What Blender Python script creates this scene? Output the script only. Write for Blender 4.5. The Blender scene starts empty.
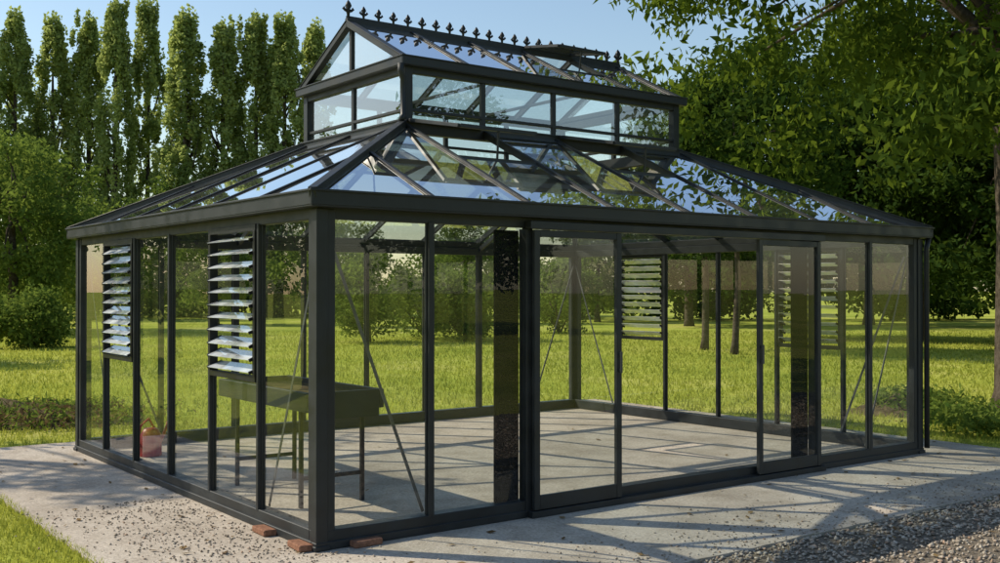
import bpy, math, random
import numpy as np
from mathutils import Vector, Matrix
random.seed(7); rng=np.random.default_rng(7)
sc=bpy.context.scene
sc.view_settings.view_transform='Standard'; sc.view_settings.look='None'; sc.view_settings.exposure=0

# ---------------- materials ----------------
def new_mat(name):
    m=bpy.data.materials.new(name); m.use_nodes=True
    nt=m.node_tree; nt.nodes.clear()
    out=nt.nodes.new('ShaderNodeOutputMaterial')
    return m,nt,out
def N(nt,t,**kw):
    n=nt.nodes.new(t)
    for k,v in kw.items():
        if k in n.inputs: n.inputs[k].default_value=v
        else: setattr(n,k,v)
    return n
def L(nt,a,b): nt.links.new(a,b)
def ramp(nt,fac,stops):
    r=nt.nodes.new('ShaderNodeValToRGB')
    while len(r.color_ramp.elements)<len(stops): r.color_ramp.elements.new(0.5)
    for e,(p,c) in zip(r.color_ramp.elements,stops):
        e.position=p; e.color=(c[0],c[1],c[2],1) if not isinstance(c,(int,float)) else (c,c,c,1)
    L(nt,fac,r.inputs[0]); return r
def noise(nt,scale,detail=4,rough=0.55,vec=None):
    n=N(nt,'ShaderNodeTexNoise'); n.inputs['Scale'].default_value=scale
    n.inputs['Detail'].default_value=detail; n.inputs['Roughness'].default_value=rough
    if vec is None:
        g=nt.nodes.new('ShaderNodeTexCoord'); vec=g.outputs['Object']
    L(nt,vec,n.inputs['Vector']); return n
def mixc(nt,fac,a,b,mode='MIX'):
    m=nt.nodes.new('ShaderNodeMix'); m.data_type='RGBA'; m.blend_type=mode
    for s,v in ((m.inputs[0],fac),(m.inputs[6],a),(m.inputs[7],b)):
        if hasattr(v,'links'): L(nt,v,s)
        elif isinstance(v,(int,float)): s.default_value=v
        else: s.default_value=(v[0],v[1],v[2],1)
    return m.outputs[2]

def frame_material(name,col,rough=0.42,spec=0.35):
    m,nt,out=new_mat(name)
    p=N(nt,'ShaderNodeBsdfPrincipled'); p.inputs['Specular IOR Level'].default_value=spec
    n=noise(nt,6,3); r=ramp(nt,n.outputs['Fac'],[(0.3,[c*0.75 for c in col]),(0.7,[c*1.35 for c in col])])
    L(nt,r.outputs[0],p.inputs['Base Color'])
    r2=ramp(nt,n.outputs['Fac'],[(0.3,rough-0.08),(0.7,rough+0.15)])
    L(nt,r2.outputs[0],p.inputs['Roughness'])
    L(nt,p.outputs[0],out.inputs[0]); return m
M_frame=frame_material('anthracite_powder_coat',(0.021,0.024,0.026),0.45,0.34)
M_dark=frame_material('dark_plastic',(0.010,0.011,0.012))
M_bench=frame_material('bench_metal',(0.014,0.018,0.020),0.5)
M_steel=frame_material('zinc_steel',(0.06,0.065,0.07),0.35)
M_red=frame_material('red_plastic',(0.45,0.03,0.025),0.35,0.5)

def glass_material(name,tint,r0,dust,gain=1.0,dcol=(0.55,0.56,0.52)):
    m,nt,out=new_mat(name)
    lw=N(nt,'ShaderNodeLayerWeight'); lw.inputs['Blend'].default_value=0.5
    pw=N(nt,'ShaderNodeMath',operation='POWER'); L(nt,lw.outputs['Facing'],pw.inputs[0]); pw.inputs[1].default_value=4.0
    ma=N(nt,'ShaderNodeMath',operation='MULTIPLY_ADD'); L(nt,pw.outputs[0],ma.inputs[0]); ma.inputs[1].default_value=gain*(1-r0); ma.inputs[2].default_value=r0
    ma.use_clamp=True
    tr=N(nt,'ShaderNodeBsdfTransparent'); tr.inputs[0].default_value=(*tint,1)
    gl=N(nt,'ShaderNodeBsdfGlossy'); gl.inputs['Roughness'].default_value=0.0; gl.inputs[0].default_value=(0.97,0.98,1,1)
    mx=N(nt,'ShaderNodeMixShader'); L(nt,ma.outputs[0],mx.inputs[0]); L(nt,tr.outputs[0],mx.inputs[1]); L(nt,gl.outputs[0],mx.inputs[2])
    df=N(nt,'ShaderNodeBsdfDiffuse'); df.inputs[0].default_value=(*dcol,1)
    nd=noise(nt,2.2,3,0.65); rd=ramp(nt,nd.outputs['Fac'],[(0.35,dust*0.35),(0.75,dust*1.6)])
    m2=N(nt,'ShaderNodeMixShader'); L(nt,rd.outputs[0],m2.inputs[0]); L(nt,mx.outputs[0],m2.inputs[1]); L(nt,df.outputs[0],m2.inputs[2])
    L(nt,m2.outputs[0],out.inputs[0]); return m
M_glass=glass_material('wall_glass',(0.955,0.98,0.96),0.038,0.010)
M_rglass=glass_material('roof_glass',(0.85,0.905,0.88),0.20,0.03,2.5)
M_slat=glass_material('louvre_glass',(0.6,0.64,0.66),0.30,0.5,1.2,(0.75,0.8,0.85))

def mesh_screen():
    m,nt,out=new_mat('dark_brush_screen')
    df=N(nt,'ShaderNodeBsdfDiffuse'); df.inputs['Color'].default_value=(0.010,0.010,0.011,1)
    tr=N(nt,'ShaderNodeBsdfTransparent')
    n=noise(nt,110,2); r=ramp(nt,n.outputs['Fac'],[(0.56,1.0),(0.66,0.8)])
    mx=N(nt,'ShaderNodeMixShader'); L(nt,r.outputs[0],mx.inputs[0]); L(nt,tr.outputs[0],mx.inputs[1]); L(nt,df.outputs[0],mx.inputs[2])
    L(nt,mx.outputs[0],out.inputs[0]); return m
M_screen=mesh_screen()

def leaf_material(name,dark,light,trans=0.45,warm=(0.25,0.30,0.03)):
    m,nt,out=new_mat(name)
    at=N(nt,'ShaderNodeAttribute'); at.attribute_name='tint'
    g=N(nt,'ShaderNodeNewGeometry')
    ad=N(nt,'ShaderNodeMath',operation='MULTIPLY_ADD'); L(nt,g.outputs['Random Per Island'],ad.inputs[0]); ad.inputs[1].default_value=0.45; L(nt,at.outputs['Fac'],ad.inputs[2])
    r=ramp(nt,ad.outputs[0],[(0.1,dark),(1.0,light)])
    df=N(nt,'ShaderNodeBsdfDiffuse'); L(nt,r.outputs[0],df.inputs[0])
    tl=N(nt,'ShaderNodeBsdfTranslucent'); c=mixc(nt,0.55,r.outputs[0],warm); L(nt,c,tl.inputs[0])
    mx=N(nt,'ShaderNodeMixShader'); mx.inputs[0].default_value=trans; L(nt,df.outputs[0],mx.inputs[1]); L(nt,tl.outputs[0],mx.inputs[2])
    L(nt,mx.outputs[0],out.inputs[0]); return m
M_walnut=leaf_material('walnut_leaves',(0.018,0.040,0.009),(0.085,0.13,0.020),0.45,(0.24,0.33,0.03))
M_poplar=leaf_material('poplar_leaves',(0.15,0.21,0.06),(0.44,0.50,0.17),0.5,(0.50,0.58,0.17))
M_bush=leaf_material('bush_leaves',(0.05,0.095,0.02),(0.21,0.27,0.055),0.4,(0.28,0.37,0.06))
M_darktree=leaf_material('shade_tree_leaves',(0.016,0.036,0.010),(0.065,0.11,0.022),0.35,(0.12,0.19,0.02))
M_grassb=leaf_material('grass_blades',(0.19,0.235,0.035),(0.48,0.50,0.10),0.45,(0.54,0.55,0.09))
M_dead=leaf_material('dry_leaves',(0.10,0.06,0.03),(0.28,0.20,0.10),0.2,(0.3,0.2,0.1))

def bark():
    m,nt,out=new_mat('bark')
    p=N(nt,'ShaderNodeBsdfDiffuse'); n=noise(nt,9,5,0.7); r=ramp(nt,n.outputs['Fac'],[(0.3,(0.035,0.028,0.02)),(0.7,(0.13,0.108,0.085))])
    L(nt,r.outputs[0],p.inputs['Color'])
    b=N(nt,'ShaderNodeBump'); b.inputs['Strength'].default_value=0.8; b.inputs['Distance'].default_value=0.03; L(nt,n.outputs['Fac'],b.inputs['Height']); L(nt,b.outputs[0],p.inputs['Normal'])
    L(nt,p.outputs[0],out.inputs[0]); return m
M_bark=bark()
def ground_mat():
    m,nt,out=new_mat('lawn')
    p=N(nt,'ShaderNodeBsdfDiffuse')
    a=noise(nt,0.30,5,0.65); ra=ramp(nt,a.outputs['Fac'],[(0.3,(0.21,0.265,0.04)),(0.5,(0.34,0.375,0.065)),(0.72,(0.45,0.43,0.13))])
    b=noise(nt,14,4,0.75); rb=ramp(nt,b.outputs['Fac'],[(0.3,0.55),(0.7,1.35)])
    c=mixc(nt,1.0,ra.outputs[0],rb.outputs[0],'MULTIPLY')
    L(nt,c,p.inputs['Color'])
    L(nt,p.outputs[0],out.inputs[0]); return m
M_ground=ground_mat()
def concrete():
    m,nt,out=new_mat('old_concrete')
    p=N(nt,'ShaderNodeBsdfDiffuse')
    a=noise(nt,0.7,6,0.68); ra=ramp(nt,a.outputs['Fac'],[(0.30,(0.34,0.295,0.245)),(0.5,(0.50,0.44,0.37)),(0.70,(0.60,0.54,0.46))])
    b=noise(nt,45,4,0.8); rb=ramp(nt,b.outputs['Fac'],[(0.3,0.62),(0.6,1.12)])
    c=mixc(nt,1.0,ra.outputs[0],rb.outputs[0],'MULTIPLY')
    d=noise(nt,3.2,4,0.7); rd=ramp(nt,d.outputs['Fac'],[(0.45,0.0),(0.75,0.6)])
    c=mixc(nt,rd.outputs[0],c,(0.26,0.215,0.165))
    L(nt,c,p.inputs['Color'])
    bp=N(nt,'ShaderNodeBump'); bp.inputs['Strength'].default_value=0.6; bp.inputs['Distance'].default_value=0.012; L(nt,b.outputs['Fac'],bp.inputs['Height']); L(nt,bp.outputs[0],p.inputs['Normal'])
    L(nt,p.outputs[0],out.inputs[0]); return m
M_conc=concrete()
def stones_mat(name,cols,scale=60):
    m,nt,out=new_mat(name)
    p=N(nt,'ShaderNodeBsdfDiffuse'); g=N(nt,'ShaderNodeNewGeometry')
    r=ramp(nt,g.outputs['Random Per Island'],cols)
    n=noise(nt,scale,3,0.7); rn=ramp(nt,n.outputs['Fac'],[(0.3,0.6),(0.7,1.25)])
    c=mixc(nt,1.0,r.outputs[0],rn.outputs[0],'MULTIPLY')
    L(nt,c,p.inputs['Color'])
    L(nt,p.outputs[0],out.inputs[0]); return m
M_stone=stones_mat('gravel_stones',[(0,(0.20,0.165,0.13)),(0.4,(0.36,0.31,0.25)),(0.8,(0.50,0.45,0.38)),(1,(0.40,0.27,0.19))])
M_brick=stones_mat('red_brick',[(0,(0.20,0.10,0.07)),(1,(0.28,0.15,0.10))],40)
def dirt(name,c1,c2,sc_=12):
    m,nt,out=new_mat(name); p=N(nt,'ShaderNodeBsdfDiffuse')
    n=noise(nt,sc_,6,0.75); r=ramp(nt,n.outputs['Fac'],[(0.3,c1),(0.7,c2)]); L(nt,r.outputs[0],p.inputs['Color'])
    bp=N(nt,'ShaderNodeBump'); bp.inputs['Strength'].default_value=1; bp.inputs['Distance'].default_value=0.04; L(nt,n.outputs['Fac'],bp.inputs['Height']); L(nt,bp.outputs[0],p.inputs['Normal'])
    L(nt,p.outputs[0],out.inputs[0]); return m
M_gravel=dirt('gravel_bed',(0.16,0.13,0.10),(0.40,0.35,0.28),38)
M_dirt=dirt('soil',(0.06,0.05,0.03),(0.20,0.16,0.09),9)

# ---------------- mesh helpers ----------------
def np_mesh(name,V,F,mat,tint=None,parent=None,smooth=False):
    me=bpy.data.meshes.new(name); V=np.asarray(V,np.float32); F=np.asarray(F,np.int32)
    k=F.shape[1]
    me.vertices.add(len(V)); me.vertices.foreach_set('co',V.ravel())
    me.loops.add(F.size); me.loops.foreach_set('vertex_index',F.ravel())
    me.polygons.add(len(F)); me.polygons.foreach_set('loop_start',np.arange(0,F.size,k,dtype=np.int32))
    me.update(calc_edges=True)
    if tint is not None:
        a=me.attributes.new('tint','FLOAT','FACE'); a.data.foreach_set('value',np.asarray(tint,np.float32))
    if smooth: me.polygons.foreach_set('use_smooth',np.ones(len(F),bool))
    me.materials.append(mat)
    o=bpy.data.objects.new(name,me); sc.collection.objects.link(o)
    if parent: o.parent=parent
    return o
class MB:
    def __init__(s): s.v=[]; s.f=[]
    def box(s,a,b):
        x0,y0,z0=a; x1,y1,z1=b; i=len(s.v)
        s.v+=[(x0,y0,z0),(x1,y0,z0),(x1,y1,z0),(x0,y1,z0),(x0,y0,z1),(x1,y0,z1),(x1,y1,z1),(x0,y1,z1)]
        s.f+=[(i,i+3,i+2,i+1),(i+4,i+5,i+6,i+7),(i,i+1,i+5,i+4),(i+1,i+2,i+6,i+5),(i+2,i+3,i+7,i+6),(i+3,i,i+4,i+7)]
    def beam(s,a,b,w,h,up=(0,0,1)):
        a=Vector(a); b=Vector(b); d=(b-a).normalized(); u=Vector(up)
        if abs(d.dot(u))>0.98: u=Vector((1,0,0))
        sd=d.cross(u).normalized(); u=sd.cross(d).normalized(); i=len(s.v)
        for p in (a,b):
            for q in ((-1,-1),(1,-1),(1,1),(-1,1)):
                s.v.append(tuple(p+sd*(q[0]*w/2)+u*(q[1]*h/2)))
        s.f+=[(i,i+1,i+2,i+3),(i+7,i+6,i+5,i+4)]+[(i+k,i+4+k,i+4+(k+1)%4,i+(k+1)%4) for k in range(4)]
    def poly(s,pts):
        i=len(s.v); s.v+=[tuple(p) for p in pts]; s.f.append(tuple(range(i,i+len(pts))))
    def tube(s,pts,rads,n=8):
        pts=[Vector(p) for p in pts]; base=len(s.v)
        for k,p in enumerate(pts):
            d=(pts[min(k+1,len(pts)-1)]-pts[max(k-1,0)]).normalized()
            u=Vector((1,0,0)) if abs(d.x)<0.9 else Vector((0,1,0)); e=d.cross(u).normalized(); g=d.cross(e)
            for j in range(n):
                t=2*math.pi*j/n; s.v.append(tuple(p+(e*math.cos(t)+g*math.sin(t))*rads[k]))
        for k in range(len(pts)-1):
            for j in range(n):
                a=base+k*n+j; b=base+k*n+(j+1)%n; s.f.append((a,b,b+n,a+n))
        s.f.append(tuple(base+j for j in range(n))[::-1]); s.f.append(tuple(base+(len(pts)-1)*n+j for j in range(n)))
    def obj(s,name,mat,parent=None,bevel=0,smooth=False):
        me=bpy.data.meshes.new(name); me.from_pydata(s.v,[],s.f); me.update(); me.materials.append(mat)
        if smooth: me.polygons.foreach_set('use_smooth',np.ones(len(s.f),bool))
        o=bpy.data.objects.new(name,me); sc.collection.objects.link(o)
        if parent: o.parent=parent
        if bevel:
            md=o.modifiers.new('bevel','BEVEL'); md.width=bevel; md.segments=1; md.limit_method='ANGLE'
        return o
def empty(name,loc=(0,0,0),rz=0):
    e=bpy.data.objects.new(name,None); e.location=loc; e.rotation_euler=(0,0,rz); e.empty_display_size=0.2
    sc.collection.objects.link(e); return e

# ---------------- greenhouse ----------------
C0=(-1.115,6.58,0.0); ANG=math.atan2(0.6010,0.7993)
gh=empty('glass_greenhouse',C0,ANG)
def toworld(X,Y,z=0):
    c,s=math.cos(ANG),math.sin(ANG); return (C0[0]+c*X-s*Y, C0[1]+s*X+c*Y, z)
LX,LY=6.54,5.13; NX,NY=8,6; bx,by=LX/NX,LY/NY
EZ=2.10; RZ=2.20; D=1.656; K=0.463; RD=RZ+K*D
fr=MB()
t=0.085
fr.box((-0.02,-0.02,0.0),(LX+0.02,t,0.115)); fr.box((-0.02,LY-t,0.0),(LX+0.02,LY+0.02,0.115))
fr.box((-0.02,t,0.0),(t,LY-t,0.115)); fr.box((LX-t,t,0.0),(LX+0.02,LY-t,0.115))
fr.box((-0.035,-0.035,0.0),(LX+0.035,0.03,0.05)); fr.box((-0.035,LY-0.03,0.0),(LX+0.035,LY+0.035,0.05))
fr.box((-0.035,0.03,0.0),(0.03,LY-0.03,0.05)); fr.box((LX-0.03,0.03,0.0),(LX+0.035,LY-0.03,0.05))
zt0,zt1=2.04,2.125
fr.box((-0.012,-0.012,zt0),(LX+0.012,0.06,zt1)); fr.box((-0.012,LY-0.06,zt0),(LX+0.012,LY+0.012,zt1))
fr.box((-0.012,0.06,zt0),(0.06,LY-0.06,zt1)); fr.box((LX-0.06,0.06,zt0),(LX+0.012,LY-0.06,zt1))
fr.obj('sill_and_wall_plate',M_frame,gh,0.004)
cp=MB()
for (cx,sx) in ((0,1),(LX,-1)):
    for (cy,sy) in ((0,1),(LY,-1)):
        def bb(x0,y0,x1,y1,z0=0.02,z1=2.1):
            xs=sorted((cx+sx*x0,cx+sx*x1)); ys=sorted((cy+sy*y0,cy+sy*y1)); cp.box((xs[0],ys[0],z0),(xs[1],ys[1],z1))
        bb(-0.03,-0.03,0.05,0.05); bb(0.05,-0.018,0.105,0.045); bb(-0.018,0.05,0.045,0.105)
        bb(-0.045,-0.045,0.06,0.06,0.0,0.03)
cp.obj('corner_posts',M_frame,gh,0.004)
ps=MB()
pw=0.034
def post(x,y,ax,w=pw):
    if ax=='x': ps.box((x-w/2,y-0.022,0.10),(x+w/2,y+0.035,2.05)); ps.box((x-w/2-0.01,y+0.002,0.10),(x+w/2+0.01,y+0.010,2.05))
    else: ps.box((x-0.022,y-w/2,0.10),(x+0.035,y+w/2,2.05)); ps.box((x+0.002,y-w/2-0.01,0.10),(x+0.010,y+w/2+0.01,2.05))
for i in range(1,NX):
    if i not in (3,4,5): post(i*bx,0.0,'x',0.042)
    post(i*bx,LY-0.02,'x',0.07 if i in (2,6) else 0.045)
for j in range(1,NY):
    post(0.0,j*by,'y'); post(LX-0.02,j*by,'y')
ps.obj('wall_posts',M_frame,gh,0.003)
gt=MB(); o=0.10
def ring(x0,y0,x1,y1,w,z0,z1):
    gt.box((x0,y0,z0),(x1,y0+w,z1)); gt.box((x0,y1-w,z0),(x1,y1,z1)); gt.box((x0,y0+w,z0),(x0+w,y1-w,z1)); gt.box((x1-w,y0+w,z0),(x1,y1-w,z1))
ring(-o,-o,LX+o,LY+o,0.012,2.118,2.205)
ring(-o+0.004,-o+0.004,LX+o-0.004,LY+o-0.004,0.12,2.108,2.12)
ring(-o-0.012,-o-0.012,LX+o+0.012,LY+o+0.012,0.03,2.2,2.215)
ring(-0.03,-0.03,LX+0.03,LY+0.03,0.05,2.128,2.2)
gt.obj('gutter',M_frame,gh,0.003)
wg=MB()
def jit(): return random.uniform(-0.004,0.004)
def wpane(ax,p,a,b,z0=0.115,z1=2.04):
    j=[jit() for _ in range(4)]
    if ax=='x': wg.poly([(a,p+j[0],z0),(b,p+j[1],z0),(b,p+j[1]+j[2],z1),(a,p+j[0]+j[2],z1)])
    else: wg.poly([(p+j[0],a,z0),(p+j[1],b,z0),(p+j[1]+j[2],b,z1),(p+j[0]+j[2],a,z1)])
for i in range(NX):
    if i not in (2,3,4,5): wpane('x',0.012,i*bx,(i+1)*bx)
    wpane('x',LY-0.01,i*bx,(i+1)*bx)
LZ=1.0
for j in range(NY):
    z1=LZ if j in (1,4) else 2.04
    wpane('y',0.012,j*by,(j+1)*by,0.115,z1); wpane('y',LX-0.01,j*by,(j+1)*by,0.115,z1)
wg.obj('wall_panes',M_glass,gh)
lf=MB(); ls=MB()
for X,sg in ((0.0,-1),(LX,1)):
    for j in (1,4):
        y0,y1=j*by+0.018,(j+1)*by-0.018
        lf.box((X-0.030,y0,LZ-0.030),(X+0.030,y1,LZ+0.01)); lf.box((X-0.030,y0,2.005),(X+0.030,y1,2.05))
        lf.box((X-0.034,y0,LZ+0.01),(X+0.028,y0+0.035,2.005)); lf.box((X-0.034,y1-0.035,LZ+0.01),(X+0.028,y1,2.005))
        n=11; pitch=(2.005-LZ-0.01)/n
        for q in range(n):
            tilt=math.radians((20 if j==1 else 28)+random.uniform(-5,5))
            zc=LZ+0.01+pitch*(q+0.5); hw=0.060
            # outer edge lower: rain shedding, outer face looks up to the sky
            a=(X-sg*hw*math.cos(tilt), zc+hw*math.sin(tilt)); b=(X+sg*hw*math.cos(tilt), zc-hw*math.sin(tilt))
            i0=len(ls.v); th=0.005
            for (px,pz) in (a,b):
                for yy in (y0+0.04,y1-0.04):
                    ls.v+= [(px,yy,pz-th/2),(px,yy,pz+th/2)]
            ls.f+=[(i0+1,i0+5,i0+7,i0+3),(i0,i0+2,i0+6,i0+4),(i0,i0+1,i0+3,i0+2),(i0+4,i0+6,i0+7,i0+5),(i0,i0+4,i0+5,i0+1),(i0+2,i0+3,i0+7,i0+6)]
            for yy in (y0+0.035,y1-0.045):
                lf.beam((a[0],yy+0.005,a[1]-0.004),(b[0],yy+0.005,b[1]-0.004),0.012,0.022)
lf.obj('louvre_frames',M_dark,gh,0.002); ls.obj('louvre_slats',M_slat,gh)
br=MB()
for (xa,xb,y) in ((0.10,bx-0.02,0.058),(LX-0.10,LX-bx+0.02,0.058),(0.10,bx-0.02,LY-0.085),(LX-0.10,LX-bx+0.02,LY-0.085)):
    br.beam((xa,y,1.93),(xb,y,0.13),0.005,0.022)
for X in (0.060,LX-0.085):
    br.beam((X,0.10,1.93),(X,by-0.02,0.13),0.005,0.022); br.beam((X,LY-0.10,1.93),(X,LY-by+0.02,0.13),0.005,0.022)
br.obj('wind_braces',M_steel,gh)
dr=MB(); dg=MB(); dx0,dx1=2*bx,6*bx
dr.box((dx0-0.03,-0.085,2.03),(dx1+0.04,-0.016,2.085))
dr.box((dx0-0.02,-0.088,0.0),(dx1+0.04,-0.024,0.045))
dr.box((dx0-0.03,-0.03,0.03),(dx0+0.030,0.055,2.03)); dr.box((dx1-0.030,-0.03,0.03),(dx1+0.03,0.055,2.03))
dr.obj('door_track',M_frame,gh,0.003)
dl=MB()
for a,b in ((dx0+0.01,dx0+bx+0.03),(dx1-bx-0.03,dx1-0.01)):
    w=0.05; y0,y1=-0.075,-0.040
    dl.box((a,y0,0.05),(a+w,y1,2.025)); dl.box((b-w,y0,0.05),(b,y1,2.025))
    dl.box((a+w,y0+0.003,0.05),(b-w,y1-0.003,0.15)); dl.box((a+w,y0+0.003,1.975),(b-w,y1-0.003,2.025))
    dg.poly([(a+w,-0.055,0.15),(b-w,-0.057,0.15),(b-w,-0.054,1.975),(a+w,-0.054,1.975)])
dl.obj('sliding_doors',M_frame,gh,0.003); dg.obj('door_panes',M_glass,gh)
sn=MB(); sn.box((dx0-0.24,0.06,0.115),(dx0-0.03,0.075,2.02)); sn.box((4.66,0.06,0.115),(4.88,0.075,2.02))
sn.obj('door_side_screens',M_screen,gh)
hd=MB()
for hx in (dx0+bx+0.004,dx1-bx-0.004):
    hd.box((hx-0.010,-0.100,0.98),(hx+0.010,-0.092,1.14)); hd.box((hx-0.008,-0.094,0.99),(hx+0.008,-0.074,1.01)); hd.box((hx-0.008,-0.094,1.11),(hx+0.008,-0.074,1.13))
hd.obj('door_handles',M_steel,gh,0.002)
def S(sl,s,d,dz=0):
    z=RZ+K*d+dz
    return [(s,d,z),(LX-d,s,z),(s,LY-d,z),(d,s,z)][sl]
rf=MB(); rg=MB()
vents=[(0,2),(0,4),(2,3)]
for sl in range(4):
    Ln,n=(LX,NX) if sl in (0,2) else (LY,NY)
    st=Ln/n
    for i in range(n+1):
        s=i*st; d=min(s,Ln-s,D)
        if i not in (0,n):
            rf.beam(S(sl,s,-0.07,0.0),S(sl,s,d-0.01,0.0),0.026,0.050)
            rf.beam(S(sl,s,-0.08,0.033),S(sl,s,d-0.01,0.033),0.036,0.01)
        if i<n:
            s2=s+st; d2=min(s2,Ln-s2,D); e0=s-(0.08 if i==0 else 0); e1=s2+(0.08 if i==n-1 else 0)
            if (sl,i) in vents:
                dm=0.9
                rg.poly([S(sl,e0,-0.08,0.022),S(sl,e1,-0.08,0.022),S(sl,e1,dm,0.022),S(sl,e0,dm,0.022)])
                rf.beam(S(sl,s+0.02,dm,0.01),S(sl,s2-0.02,dm,0.01),0.04,0.04)
                lift=0.24
                p=[S(sl,s+0.03,dm-0.02,0.03+lift),S(sl,s2-0.03,dm-0.02,0.03+lift),S(sl,s2-0.03,D-0.06,0.07),S(sl,s+0.03,D-0.06,0.07)]
                rg.poly(p)
                for a_,b_ in ((0,1),(1,2),(2,3),(3,0)): rf.beam(p[a_],p[b_],0.035,0.03)
                m0=S(sl,(s+s2)/2,dm,0.03); m1=S(sl,(s+s2)/2,dm-0.02,0.02+lift); rf.beam(m0,m1,0.012,0.02)
            else:
                j=[random.uniform(-0.004,0.006) for _ in range(4)]
                pts=[S(sl,e0,-0.08,0.022+j[0]),S(sl,e1,-0.08,0.022+j[1]),S(sl,s2,d2,0.022+j[2])]
                if d>0.01: pts.append(S(sl,s,d,0.022+j[3]))
                rg.poly(pts)
for (x,y,sx,sy) in ((0,0,1,1),(LX,0,-1,1),(LX,LY,-1,-1),(0,LY,1,-1)):
    a_=(x-sx*0.09,y-sy*0.09,RZ-K*0.09+0.015); b_=(x+sx*D,y+sy*D,RD+0.015)
    rf.beam(a_,b_,0.045,0.075)
    rf.beam((a_[0],a_[1],a_[2]+0.045),(b_[0],b_[1],b_[2]+0.045),0.060,0.012)
rf.obj('lower_roof_rafters',M_frame,gh,0.003); rg.obj('lower_roof_panes',M_rglass,gh)
ln=MB(); lg=MB()
x0,x1,y0,y1=D,LX-D,D,LY-D; z0=RD; z1=3.50
def lring(xa,ya,xb,yb,w,za,zb,M=ln):
    M.box((xa,ya,za),(xb,ya+w,zb)); M.box((xa,yb-w,za),(xb,yb,zb)); M.box((xa,ya+w,za),(xa+w,yb-w,zb)); M.box((xb-w,ya+w,za),(xb,yb-w,zb))
lring(x0-0.03,y0-0.03,x1+0.03,y1+0.03,0.07,z0-0.06,z0+0.05)
lring(x0-0.045,y0-0.045,x1+0.045,y1+0.045,0.03,z0+0.045,z0+0.06)
lring(x0-0.0,y0-0.0,x1+0.0,y1+0.0,0.045,z0+0.13,z0+0.155)
lring(x0-0.012,y0-0.012,x1+0.012,y1+0.012,0.06,z1-0.085,z1-0.01)
lring(x0-0.075,y0-0.075,x1+0.075,y1+0.075,0.012,z1-0.03,z1+0.04)
lring(x0-0.07,y0-0.07,x1+0.07,y1+0.07,0.09,z1-0.034,z1-0.022)
lring(x0-0.085,y0-0.085,x1+0.085,y1+0.085,0.025,z1+0.036,z1+0.048)
for cx,sx in ((x0,1),(x1,-1)):
    for cy,sy in ((y0,1),(y1,-1)):
        xs=sorted((cx-sx*0.018,cx+sx*0.06)); ys=sorted((cy-sy*0.018,cy+sy*0.06)); ln.box((xs[0],ys[0],z0+0.03),(xs[1],ys[1],z1-0.02))
nb=4
for i in range(1,nb):
    x=x0+(x1-x0)*i/nb
    for y in (y0,y1-0.045): ln.box((x-0.022,y+0.002,z0+0.05),(x+0.022,y+0.043,z1-0.08))
ym=(y0+y1)/2
for x in (x0,x1-0.045): ln.box((x+0.002,ym-0.022,z0+0.05),(x+0.043,ym+0.022,z1-0.08))
for i in range(nb):
    a,b=x0+(x1-x0)*i/nb,x0+(x1-x0)*(i+1)/nb
    for y in (y0+0.02,y1-0.02):
        j=jit(); lg.poly([(a,y+j,z0+0.05),(b,y+j,z0+0.05),(b,y,z1-0.08),(a,y,z1-0.08)])
for a,b in ((y0,ym),(ym,y1)):
    for x in (x0+0.02,x1-0.02):
        j=jit(); lg.poly([(x+j,a,z0+0.05),(x+j,b,z0+0.05),(x,b,z1-0.08),(x,a,z1-0.08)])
zr=3.985; ov=0.06; h0=z1+0.02
nr=5
kr=(zr-h0)/(ym-y0)
for side,(ye,sg) in enumerate(((y0,-1),(y1,1))):
    for i in range(nr+1):
        x=x0-0.03+(x1-x0+0.06)*i/nr; w=0.06 if i in (0,nr) else 0.03
        ln.beam((x,ye+sg*ov,h0-kr*ov+0.01),(x,ym,zr+0.01),w,0.05)
        ln.beam((x,ye+sg*(ov+0.01),h0-kr*ov+0.04),(x,ym,zr+0.04),w+0.014,0.01)
    for i in range(nr):
        a=x0-0.03+(x1-x0+0.06)*i/nr; b=x0-0.03+(x1-x0+0.06)*(i+1)/nr
        j=jit()
        if side==0 and i==3:
            f=0.45
            yq=ye+(ym-ye)*f; zq=h0+(zr-h0)*f
            lg.poly([(a,ye+sg*ov,h0-kr*ov+0.03),(b,ye+sg*ov,h0-kr*ov+0.03),(b,yq,zq+0.03),(a,yq,zq+0.03)])
            ln.beam((a,yq,zq+0.02),(b,yq,zq+0.02),0.03,0.03)
            p=[(a+0.03,yq-0.05,zr-0.01),(b-0.03,yq-0.05,zr-0.01),(b-0.03,ym-0.02,zr+0.07),(a+0.03,ym-0.02,zr+0.07)]
            lg.poly(p)
            for a_,b_ in ((0,1),(1,2),(2,3),(3,0)): ln.beam(p[a_],p[b_],0.03,0.028)
            ln.beam(((a+b)/2,yq,zq+0.02),((a+b)/2,yq-0.04,zr-0.02),0.012,0.015)
        else: lg.poly([(a,ye+sg*ov,h0-kr*ov+0.03+j),(b,ye+sg*ov,h0-kr*ov+0.03+j),(b,ym,zr+0.03+j),(a,ym,zr+0.03+j)])
for x in (x0-0.0,x1+0.0):
    lg.poly([(x,y0,h0),(x,y1,h0),(x,ym,zr)]); ln.box((x-0.02,ym-0.02,z1-0.02),(x+0.02,ym+0.02,zr))
    ln.beam((x,y0,h0+0.015),(x,y1,h0+0.015),0.05,0.05)
ln.beam((x0-0.06,ym,zr+0.035),(x1+0.06,ym,zr+0.035),0.05,0.05)
ln.beam((x0-0.06,ym,zr+0.07),(x1+0.06,ym,zr+0.07),0.022,0.022)
for x in (x0+1.08,x1-1.08): ln.beam((x,y0,h0-0.02),(x,y1,h0-0.02),0.02,0.03)
ln.obj('lantern_frame',M_frame,gh,0.003); lg.obj('lantern_panes',M_rglass,gh)
sp=MB()
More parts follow.
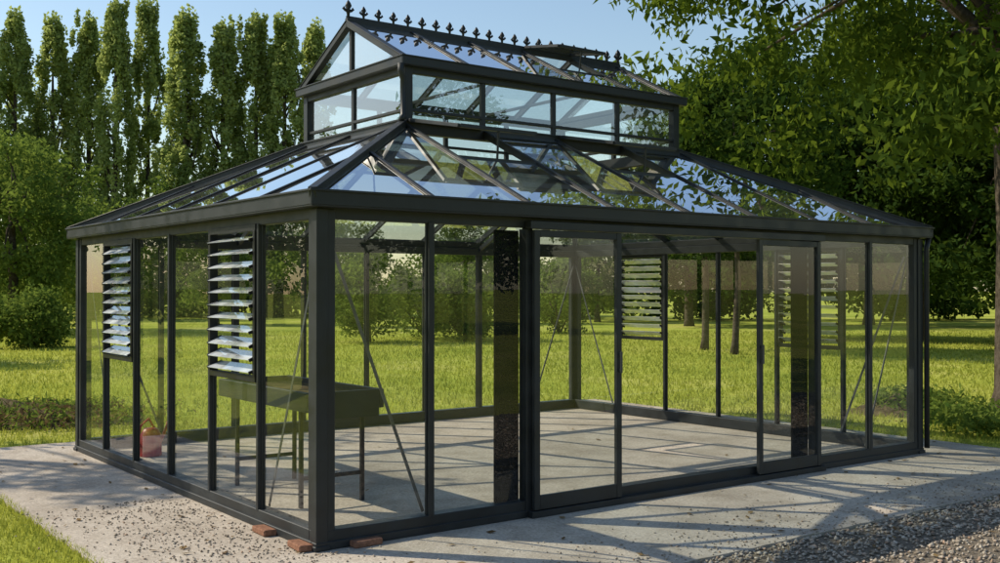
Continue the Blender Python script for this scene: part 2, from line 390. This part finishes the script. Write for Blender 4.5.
for x in (x0,x1):
    for y,yy in ((y0,0.05),(y1,LY-0.05)): sp.beam((x,y,RD-0.05),(x,yy,2.1),0.03,0.05)
sp.obj('lantern_supports',M_frame,gh)
dp=MB()
dp.tube([(x0-0.09,y0-0.07,z1-0.03),(x0-0.09,y0-0.07,z1-0.1),(x0-0.06,y0-0.06,z1-0.16),(x0-0.06,y0-0.06,z0+0.08),(x0-0.10,y0-0.10,z0+0.03)],[0.027]*5,10)
dp.tube([(LX+0.08,-0.06,2.11),(LX+0.06,-0.05,2.0),(LX+0.06,-0.05,0.05)],[0.025]*3,10)
dp.obj('downpipes',M_frame,gh,smooth=True)
cr=MB()
nf=22
for i in range(nf):
    x=x0-0.04+(x1-x0+0.08)*i/(nf-1); zb=zr+0.078; s=1.3 if i in (0,nf-1) else 1.0
    h=0.115*s
    cr.tube([(x,ym,zb-0.02),(x,ym,zb+h*0.18),(x,ym,zb+h*0.3),(x,ym,zb+h*0.42),(x,ym,zb+h*0.62),(x,ym,zb+h*0.8),(x,ym,zb+h)],[0.009*s,0.012*s,0.018*s,0.012*s,0.025*s,0.017*s,0.001],8)
    for sg in (-1,1):
        cr.tube([(x,ym,zb+h*0.3),(x+sg*0.022*s,ym,zb+h*0.36),(x+sg*0.038*s,ym,zb+h*0.46),(x+sg*0.032*s,ym,zb+h*0.56)],[0.009*s,0.012*s,0.011*s,0.004],6)
cr.obj('ridge_cresting',M_dark,gh,smooth=True)

pb=empty('potting_bench',C0,ANG)
by0,by1,bx0,bx1=1.0,2.6,0.42,1.06
b=MB(); b.box((bx0,by0,0.72),(bx0+0.04,by1,0.86)); b.box((bx1-0.04,by0,0.72),(bx1,by1,0.86)); b.box((bx0+0.04,by0,0.66),(bx1-0.04,by0+0.04,0.86)); b.box((bx0+0.04,by1-0.04,0.72),(bx1-0.04,by1,0.86)); b.box((bx0+0.04,by0+0.04,0.735),(bx1-0.04,by1-0.04,0.75))
b.obj('tray',M_bench,pb,0.004)
b=MB()
for y in (1.2,by1-0.25):
    for x in (bx0+0.05,bx1-0.08): b.box((x,y,0.0),(x+0.03,y+0.03,0.74))
    b.box((bx0+0.08,y+0.005,0.2),(bx1-0.08,y+0.025,0.23))
b.obj('legs',M_dark,pb,0.003)
b=MB(); b.box((bx0+0.045,by0+0.05,0.752),(bx1-0.045,by1-0.05,0.82)); b.obj('potting_soil',M_dirt,pb)
wc=empty('watering_can',toworld(0.45,4.35,0.0),ANG+0.6); b=MB()
b.tube([(0,0,0),(0,0,0.01),(0,0,0.2),(0,0,0.26),(0,0,0.27)],[0.10,0.105,0.10,0.07,0.05],16)
b.tube([(0.09,0,0.06),(0.2,0,0.18),(0.3,0,0.33)],[0.022,0.016,0.013],8); b.tube([(0.295,0,0.325),(0.33,0,0.36)],[0.015,0.04],10)
b.tube([(-0.09,0,0.05),(-0.19,0,0.15),(-0.16,0,0.3),(-0.03,0,0.36),(0.05,0,0.27)],[0.012]*5,8)
b.obj('can_body',M_red,wc,smooth=True)

# ---------------- ground ----------------
g=MB(); g.poly([(-600,-600,-0.03),(600,-600,-0.03),(600,900,-0.03),(-600,900,-0.03)]); g.obj('ground',M_ground)
def rough_rect(X0,Y0,X1,Y1,amp,step=0.12):
    pts=[]
    def seg(a,b):
        n=int(math.dist(a,b)/step)
        for k in range(n):
            f=k/n; pts.append((a[0]+(b[0]-a[0])*f+random.uniform(-amp,amp),a[1]+(b[1]-a[1])*f+random.uniform(-amp,amp)))
    seg((X0,Y0),(X1,Y0)); seg((X1,Y0),(X1,Y1)); seg((X1,Y1),(X0,Y1)); seg((X0,Y1),(X0,Y0))
    return pts
def loc_prism(name,pts,z0,z1,mat):
    m=MB(); n=len(pts); m.v=[(*p,z1) for p in pts]+[(*p,z0) for p in pts]
    m.f=[tuple(range(n))]+[((k+1)%n,k,n+k,n+(k+1)%n) for k in range(n)]
    ob=m.obj(name,mat); ob.location=C0; ob.rotation_euler=(0,0,ANG); return ob
SX0,SY0,SX1,SY1=-1.18,-1.55,7.5,5.8
loc_prism('concrete_slab',rough_rect(SX0,SY0,SX1,SY1,0.012),-0.10,-0.002,M_conc)
loc_prism('gravel_path',rough_rect(-1.5,-5.0,16,SY0-0.02,0.05),-0.09,-0.02,M_gravel)
def stones(name,P,size,mat):
    n=len(P); base=np.array([[1,0,0],[-1,0,0],[0,1,0],[0,-1,0],[0,0,1],[0,0,-1]],float)
    F0=np.array([[0,2,4],[2,1,4],[1,3,4],[3,0,4],[2,0,5],[1,2,5],[3,1,5],[0,3,5]])
    V=base[None]*(1+rng.uniform(-0.3,0.3,(n,6,1)))*size[:,None,None]*rng.uniform(0.6,1.2,(n,1,3))
    V+=rng.normal(0,0.18,(n,6,3))*size[:,None,None]
    a=rng.uniform(0,6.28,n); c,s=np.cos(a),np.sin(a); x=V[...,0]*c[:,None]-V[...,1]*s[:,None]; y=V[...,0]*s[:,None]+V[...,1]*c[:,None]
    V=np.stack([x,y,V[...,2]*0.7],-1)+P[:,None,:]
    F=(F0[None]+6*np.arange(n)[:,None,None]).reshape(-1,3)
    return np_mesh(name,V.reshape(-1,3),F,mat)
def L2W(X,Y):
    c,s=math.cos(ANG),math.sin(ANG); return C0[0]+c*X-s*Y, C0[1]+s*X+c*Y
n=22000; X=rng.uniform(-0.5,11,n); Y=SY0-0.02-rng.uniform(0,1,n)**1.3*3.0
x,y=L2W(X,Y); P=np.stack([x,y,np.full(n,-0.012)],1)
n2=1800; X=rng.normal(-0.45,0.35,n2); Y=rng.uniform(-0.9,2.2,n2); k=(X<-0.06)|(Y<-0.06); X=X[k];Y=Y[k]
x,y=L2W(X,Y); P2=np.stack([x,y,np.full(len(X),0.002)],1)
n3=1300; X=rng.uniform(0.3,7.4,n3); Y=SY0+np.abs(rng.normal(0,0.4,n3)); k=Y<-0.15; x,y=L2W(X[k],Y[k]); P3=np.stack([x,y,np.full(k.sum(),0.002)],1)
stones('gravel',np.vstack([P,P2,P3]),np.concatenate([rng.uniform(0.007,0.022,len(P)),rng.uniform(0.004,0.012,len(P2)),rng.uniform(0.004,0.012,len(P3))]),M_stone)
for (X,Y,r) in ((-0.07,0.62,1.55),(-0.07,0.10,1.5),(0.30,-0.05,0.05)):
    m=MB(); m.box((-0.10,-0.05,0),(0.10,0.05,0.04)); ob=m.obj('brick',M_brick,None,0.006)
    ob.location=toworld(X,Y,0.0); ob.rotation_euler=(0.03,0,ANG+r)

# ---------------- vegetation ----------------
def leaves_mesh(name,P,size,tint,mat,parent=None,asp=0.5,droop=0.0):
    n=len(P); d=rng.normal(size=(n,3)); d[:,2]-=droop; d/=np.linalg.norm(d,axis=1)[:,None]
    e=np.cross(d,rng.normal(size=(n,3))); e/=np.linalg.norm(e,axis=1)[:,None]+1e-9
    s=size[:,None]; nn=np.cross(d,e)
    V=np.stack([P-d*s*0.5, P+e*s*asp*0.5-d*s*0.05+nn*s*0.08, P+d*s*0.5, P-e*s*asp*0.5-d*s*0.05+nn*s*0.08],1).reshape(-1,3)
    F=np.arange(4*n).reshape(-1,4)
    return np_mesh(name,V,F,mat,tint,parent)
def clump_leaves(C,R,npc,lsize,szr=(0.7,1.3)):
    C=np.asarray(C); R=np.asarray(R); m=len(C)
    idx=np.repeat(np.arange(m),npc); u=rng.normal(size=(len(idx),3)); u/=np.linalg.norm(u,axis=1)[:,None]
    rad=rng.uniform(0,1,len(idx))**0.45
    P=C[idx]+u*rad[:,None]*R[idx]
    ct=rng.uniform(0.0,0.5,m)[idx]
    sz=lsize*rng.uniform(szr[0],szr[1],len(idx))
    return P,sz,ct
def ell_clumps(c,r,n,inner=0.35):
    u=rng.normal(size=(n,3)); u/=np.linalg.norm(u,axis=1)[:,None]
    rad=inner+(1-inner)*rng.uniform(0,1,n)**0.6
    return np.asarray(c)+u*rad[:,None]*np.asarray(r)
def limbs(mb,base,tips,r0,trunk_top,n=6):
    for tp in tips:
        tp=Vector(tp); f=random.uniform(0.35,1.0); st=Vector(base).lerp(Vector(trunk_top),f)
        mid=st.lerp(tp,0.5)+Vector((random.uniform(-.3,.3),random.uniform(-.3,.3),random.uniform(0.0,0.5)))
        r=r0*random.uniform(0.18,0.4)
        mb.tube([st,st.lerp(mid,0.5)+Vector((0,0,0.05)),mid,mid.lerp(tp,0.6),tp],[r,r*0.8,r*0.6,r*0.4,r*0.15],n)
def build_tree(name,loc,H,crown_c,crown_r,ncl,clr,npc,lsize,mat,tr=0.2,nl=14,extra=None,asp=0.5,droop=0.3):
    root=empty(name,loc); 
    C=ell_clumps(crown_c,crown_r,ncl)
    if extra is not None: C=np.vstack([C,extra])
    R=np.stack([rng.uniform(0.7,1.3,len(C))*clr,rng.uniform(0.7,1.3,len(C))*clr,rng.uniform(0.5,0.9,len(C))*clr],1)
    P,sz,ct=clump_leaves(C,R,npc,lsize)
    leaves_mesh('crown',P,sz,ct,mat,root,asp,droop)
    mb=MB(); top=Vector((crown_c[0]*0.6,crown_c[1]*0.6,H*0.78))
    pts=[Vector((0,0,-0.1)),Vector((0.03,0,0.3)),Vector((top.x*.3+.05,top.y*.3,H*0.25)),Vector((top.x*.6-.05,top.y*.6+.05,H*0.5)),top]
    mb.tube(pts,[tr*1.35,tr,tr*0.85,tr*0.6,tr*0.15],10)
    limbs(mb,pts[2],random.sample([tuple(c) for c in C],min(nl,len(C))),tr,top)
    mb.obj('trunk',M_bark,root,smooth=True); return root
def dup_tree(root,loc,rz,s):
    e=empty(root.name.split('.')[0],loc,rz); e.scale=(s[0],s[0],s[1])
    for c in [c for c in bpy.data.objects if c.parent==root]:
        o=bpy.data.objects.new(c.name.split('.')[0],c.data); o.parent=e; sc.collection.objects.link(o)
    return e
pop=[]
def poplar(loc,H,R,nb_=225):
    root=empty('poplar_tree',loc)
    C=[];RR=[]
    for k in range(nb_):
        f=rng.uniform(0.03,1)**0.9; z=H*f
        prof=R*(min(1,(f/0.12)**0.5))*(1-max(0,(f-0.5)/0.5)**2.2*0.75)
        a=rng.uniform(0,6.28); r=prof*rng.uniform(0.3,1.0)**0.8
        C.append((r*math.cos(a),r*math.sin(a),z)); RR.append((0.34,0.34,rng.uniform(0.5,1.4)))
    for k in range(7): C.append((rng.normal(0,0.35),rng.normal(0,0.35),H*rng.uniform(0.94,1.02))); RR.append((0.2,0.2,0.8))
    P,sz,ct=clump_leaves(C,RR,70,0.27)
    leaves_mesh('crown',P,sz,ct,M_poplar,root,0.7,0.2)
    mb=MB(); mb.tube([(0,0,-0.1),(0.05,0,H*0.3),(0,0.05,H*0.7),(0,0,H*0.97)],[0.3,0.22,0.12,0.02],8)
    for k in range(16):
        z=random.uniform(0.05,0.75)*H; a=random.uniform(0,6.28); r=R*0.7
        mb.tube([(0,0,z),(r*.6*math.cos(a),r*.6*math.sin(a),z+1.2),(r*math.cos(a),r*math.sin(a),z+3)],[0.07,0.05,0.01],5)
    mb.obj('trunk',M_bark,root,smooth=True); return root
def at(px,dep,z=0): return ((px-500)/1074*dep,dep,z)
spec=[(-30,0),(12,0),(50,-4),(86,4),(113,12),(146,12),(184,24),(222,32),(254,27),(284,26),(314,36)]
for k,(px,ty) in enumerate(spec):
    dep=72+random.uniform(-2,2); H=1.6+(290-ty)*dep/1074
    if k<4: pop.append(poplar(at(px,dep),19.8,1.45+0.25*random.random()))
    else: dup_tree(pop[k%4],at(px,dep),random.uniform(0,6.28),(random.uniform(0.85,1.15),H/19.5))
bt=build_tree('offscreen_dapple_tree',at(10,40),8,(0,0,4.2),(3.4,3,3.3),100,0.85,120,0.22,M_bush,0.2)
build_tree('offscreen_dapple_tree',at(-60,44),9,(0,0,5.5),(4,3,4.2),100,0.9,120,0.24,M_bush,0.22)
build_tree('offscreen_dapple_tree',at(90,58),8,(0,0,3.6),(3.8,3,3.4),90,0.9,110,0.25,M_bush,0.2)
for (x,y,r,s) in ((-17,24,1.0,0.8),(-18,18.5,2.2,0.7),(-27,33,3.0,1.0),(-36,40,5.0,1.3),(-42,28,0.2,1.3)):  # off-frame trees, added to band the lawn with shadow and reflect in panes
    dup_tree(bt,(x,y,0),r,(s,s))
for (px,dep,r,s) in ((352,47,1.0,0.62),(470,52,2.5,0.7),(598,54,3.6,0.75),(215,50,5.0,0.7)):
    dup_tree(bt,at(px,dep),r,(s,s))
build_tree('offscreen_dapple_tree',(-11.5,11.6,0),9,(0,0,6.3),(2.6,2.6,1.9),30,0.5,75,0.17,M_bush,0.16)  # unseen sparse tree, added to dapple the left slab with shade
def belt(name,pxs,dep,hmax,mat,nc,npc,ls):
    C=[];R=[]
    for k in range(nc):
        px=rng.uniform(*pxs); d=dep+rng.uniform(-3,3); h=hmax*(0.65+0.35*math.sin(px*0.031+dep)+0.12*math.sin(px*0.13)); 
        z=h*rng.uniform(0.05,1)**0.7; p=at(px,d,z); C.append(p); R.append((0.8,0.8,0.65))
    P,sz,ct=clump_leaves(C,R,npc,ls); k=P[:,2]>-0.03
    return leaves_mesh(name,P[k],sz[k],ct[k],mat,None,0.6,0.1)
belt('hedge',(-150,640),62,4.6,M_bush,400,80,0.28)
belt('hedge',(60,340),66,7.0,M_bush,220,80,0.30)
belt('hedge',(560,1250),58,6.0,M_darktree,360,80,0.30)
for px,dep,r,h in ((370,33,1.7,3.0),(425,36,1.6,2.7),(465,34,1.2,2.2),(30,30,1.2,1.6),(560,40,1.6,2.6)):
    root=empty('shrub',at(px,dep)); C=ell_clumps((0,0,h*0.5),(r,r,h*0.5),60,0.3); R=np.full((60,3),0.42)
    P,sz,ct=clump_leaves(C,R,100,0.14); leaves_mesh('leaves',P,sz,ct,M_bush,root,0.5,0.1)
    mb=MB()
    for k in range(7): q=C[k]; mb.tube([(0,0,-0.05),(q[0]*.4,q[1]*.4,q[2]*.5),tuple(q)],[0.04,0.03,0.01],5)
    mb.obj('stems',M_bark,root)
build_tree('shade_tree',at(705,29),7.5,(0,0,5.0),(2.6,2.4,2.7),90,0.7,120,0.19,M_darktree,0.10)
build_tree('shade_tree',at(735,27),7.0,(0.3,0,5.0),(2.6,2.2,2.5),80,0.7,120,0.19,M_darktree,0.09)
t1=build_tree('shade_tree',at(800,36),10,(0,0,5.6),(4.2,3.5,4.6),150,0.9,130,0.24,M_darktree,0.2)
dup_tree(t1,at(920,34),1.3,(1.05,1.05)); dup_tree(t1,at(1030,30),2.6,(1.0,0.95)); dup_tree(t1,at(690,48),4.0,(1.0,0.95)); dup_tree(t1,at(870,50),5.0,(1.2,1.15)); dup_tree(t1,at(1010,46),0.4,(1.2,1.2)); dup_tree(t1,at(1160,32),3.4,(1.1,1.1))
for (x,y,r,s) in ((0,-20,1.9,1.0),(8,-19,3.0,1.0),(16,-16,4.1,1.0),(23,-10,2.2,1.0),(28,-2,5.2,1.0)):  # unseen trees behind the camera, added for dark reflections in the front panes
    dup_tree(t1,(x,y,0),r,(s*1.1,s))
ext=[]
for k in range(40):
    a=rng.uniform(math.pi*0.95,math.pi*1.85); rr=rng.uniform(3.4,5.4); ext.append((rr*math.cos(a)*1.0,rr*math.sin(a)*0.75,rng.uniform(3.1,4.8)))
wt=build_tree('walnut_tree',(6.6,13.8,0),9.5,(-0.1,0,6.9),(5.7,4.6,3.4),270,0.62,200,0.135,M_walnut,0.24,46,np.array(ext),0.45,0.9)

def blades(name,P,h,w,tint):
    n=len(P); a=rng.uniform(0,6.28,n); dx=np.cos(a)*w/2; dy=np.sin(a)*w/2; b=rng.normal(0,0.35,(n,2))*h[:,None]
    z=np.zeros(n)
    V=np.stack([P+np.stack([dx,dy,z],1),P-np.stack([dx,dy,z],1),P+np.stack([b[:,0],b[:,1],h],1)],1).reshape(-1,3)
    return np_mesh(name,V,np.arange(3*n).reshape(-1,3),M_grassb,tint)
def in_slab(x,y,m=0.0):
    X,Y=tolocal_np(x,y); return ((X>SX0-m)&(X<SX1+m)&(Y>SY0-m)&(Y<SY1+m))|((X>-1.5)&(X<16)&(Y<SY0)&(Y>-5))
def tolocal_np(x,y):
    c,s=math.cos(ANG),math.sin(ANG); dx=x-C0[0]; dy=y-C0[1]; return c*dx+s*dy,-s*dx+c*dy
xs=[];ys=[];sc_=[]
n=60000; X=SX0+0.03-np.abs(rng.uniform(0,1,n))**1.5*4; Y=rng.uniform(-3,7,n); x,y=L2W(X,Y); xs.append(x);ys.append(y);sc_.append(np.full(n,1.0))
n=130000; y=10+rng.uniform(0,1,n)**1.8*32; x=rng.uniform(-0.62,0.62,n)*y; k=~in_slab(x,y,-0.03); xs.append(x[k]);ys.append(y[k]);sc_.append(np.clip(y[k]/9,1,3.2))
x=np.concatenate(xs);y=np.concatenate(ys);s=np.concatenate(sc_)
h=rng.uniform(0.025,0.06,len(x))*np.clip(s,1,1.7); w=rng.uniform(0.005,0.009,len(x))*s*1.5
tn=0.25+0.25*np.sin(x*0.9)*np.cos(y*0.7)+rng.normal(0,0.12,len(x))
blades('lawn_grass',np.stack([x,y,np.full(len(x),-0.032)],1),h,w,np.clip(tn,0,0.6))
def mound(name,loc,rx,ry,h,mat):
    V=[];F=[];n=26
    for i in range(n+1):
        for j in range(n+1):
            u=-1+2*i/n; v=-1+2*j/n; d=math.hypot(u,v); z=max(0,math.cos(min(d,1)*math.pi/2))**1.3*h
            z*=1+0.35*math.sin(u*7+3)*math.cos(v*6); z+=random.uniform(-0.02,0.03)*(1 if d<1 else 0)
            V.append((u*rx,v*ry,z-0.06))
    for i in range(n):
        for j in range(n): a=i*(n+1)+j; F.append((a,a+n+1,a+n+2,a+1))
    o=np_mesh(name,V,F,mat,smooth=True); o.location=loc; return o
mound('soil_mound',at(20,13.2,0),1.7,0.9,0.24,M_dirt)
mound('soil_mound',at(915,14.2,0),1.0,0.7,0.22,M_dirt)
P=np.array(at(22,13.1,0.10))+rng.normal(size=(5000,3))*np.array([0.75,0.45,0.06]); leaves_mesh('weeds',P,rng.uniform(0.04,0.11,5000),rng.uniform(0,0.5,5000),M_bush,None,0.3)
P=np.array(at(20,13.0,0.10))+rng.normal(size=(2400,3))*np.array([0.7,0.4,0.05]); leaves_mesh('dry_leaf_litter',P,rng.uniform(0.04,0.10,2400),rng.uniform(0,0.6,2400),M_dead,None,0.4)
for px,dep in ((965,12.4),(945,13.4),(990,11.8),(925,14.5),(905,14.2)):
    c=np.array(at(px,dep,0.14)); P=c+rng.normal(size=(700,3))*np.array([0.25,0.2,0.07]); leaves_mesh('weeds',P,rng.uniform(0.05,0.11,700),rng.uniform(0,0.5,700),M_bush,None,0.45)
n=620; X=rng.uniform(-1.1,9,n); Y=rng.uniform(-2.4,5.7,n)
k=~((X>-0.1)&(X<LX+0.1)&(Y>-0.1)&(Y<LY+0.1)) | (rng.uniform(0,1,n)<0.15); X,Y=X[k],Y[k]; x,y=L2W(X,Y); n=len(x)
a=rng.uniform(0,6.28,n); s=rng.uniform(0.015,0.04,n); d=np.stack([np.cos(a),np.sin(a),rng.normal(0,.1,n)],1)*s[:,None]; e=np.stack([-np.sin(a),np.cos(a),rng.normal(0,.15,n)],1)*s[:,None]*0.5
P=np.stack([x,y,np.full(n,0.008)],1); V=np.stack([P-d,P+e,P+d,P-e],1).reshape(-1,3)
np_mesh('fallen_leaves',V,np.arange(4*n).reshape(-1,4),M_dead,rng.uniform(0,0.6,n))

# ---------------- light, sky, camera ----------------
el=math.radians(40); az=math.atan2(-0.94,0.22)
w=bpy.data.worlds.new('World'); sc.world=w; w.use_nodes=True; nt=w.node_tree
bg=nt.nodes['Background']; sky=nt.nodes.new('ShaderNodeTexSky'); sky.sky_type='NISHITA'; sky.sun_disc=False
sky.sun_elevation=el; sky.sun_rotation=az; sky.air_density=1.3; sky.dust_density=0.6; sky.ozone_density=1.8
nt.links.new(sky.outputs[0],bg.inputs[0]); bg.inputs[1].default_value=0.15
sd=bpy.data.lights.new('sun','SUN'); sd.energy=5.0; sd.angle=math.radians(0.5); sd.color=(1.0,0.89,0.70)
so=bpy.data.objects.new('sun',sd); sc.collection.objects.link(so)
dv=Vector((math.sin(az)*math.cos(el),math.cos(az)*math.cos(el),math.sin(el)))
so.rotation_euler=dv.to_track_quat('Z','Y').to_euler(); so.location=dv*50
cam=bpy.data.cameras.new('camera'); co=bpy.data.objects.new('camera',cam); sc.collection.objects.link(co)
co.location=(0,0,1.6); co.rotation_euler=(math.radians(90+0.45),0,0); cam.sensor_width=36; cam.lens=38.5; cam.clip_end=2000; cam.clip_start=0.05
sc.camera=co
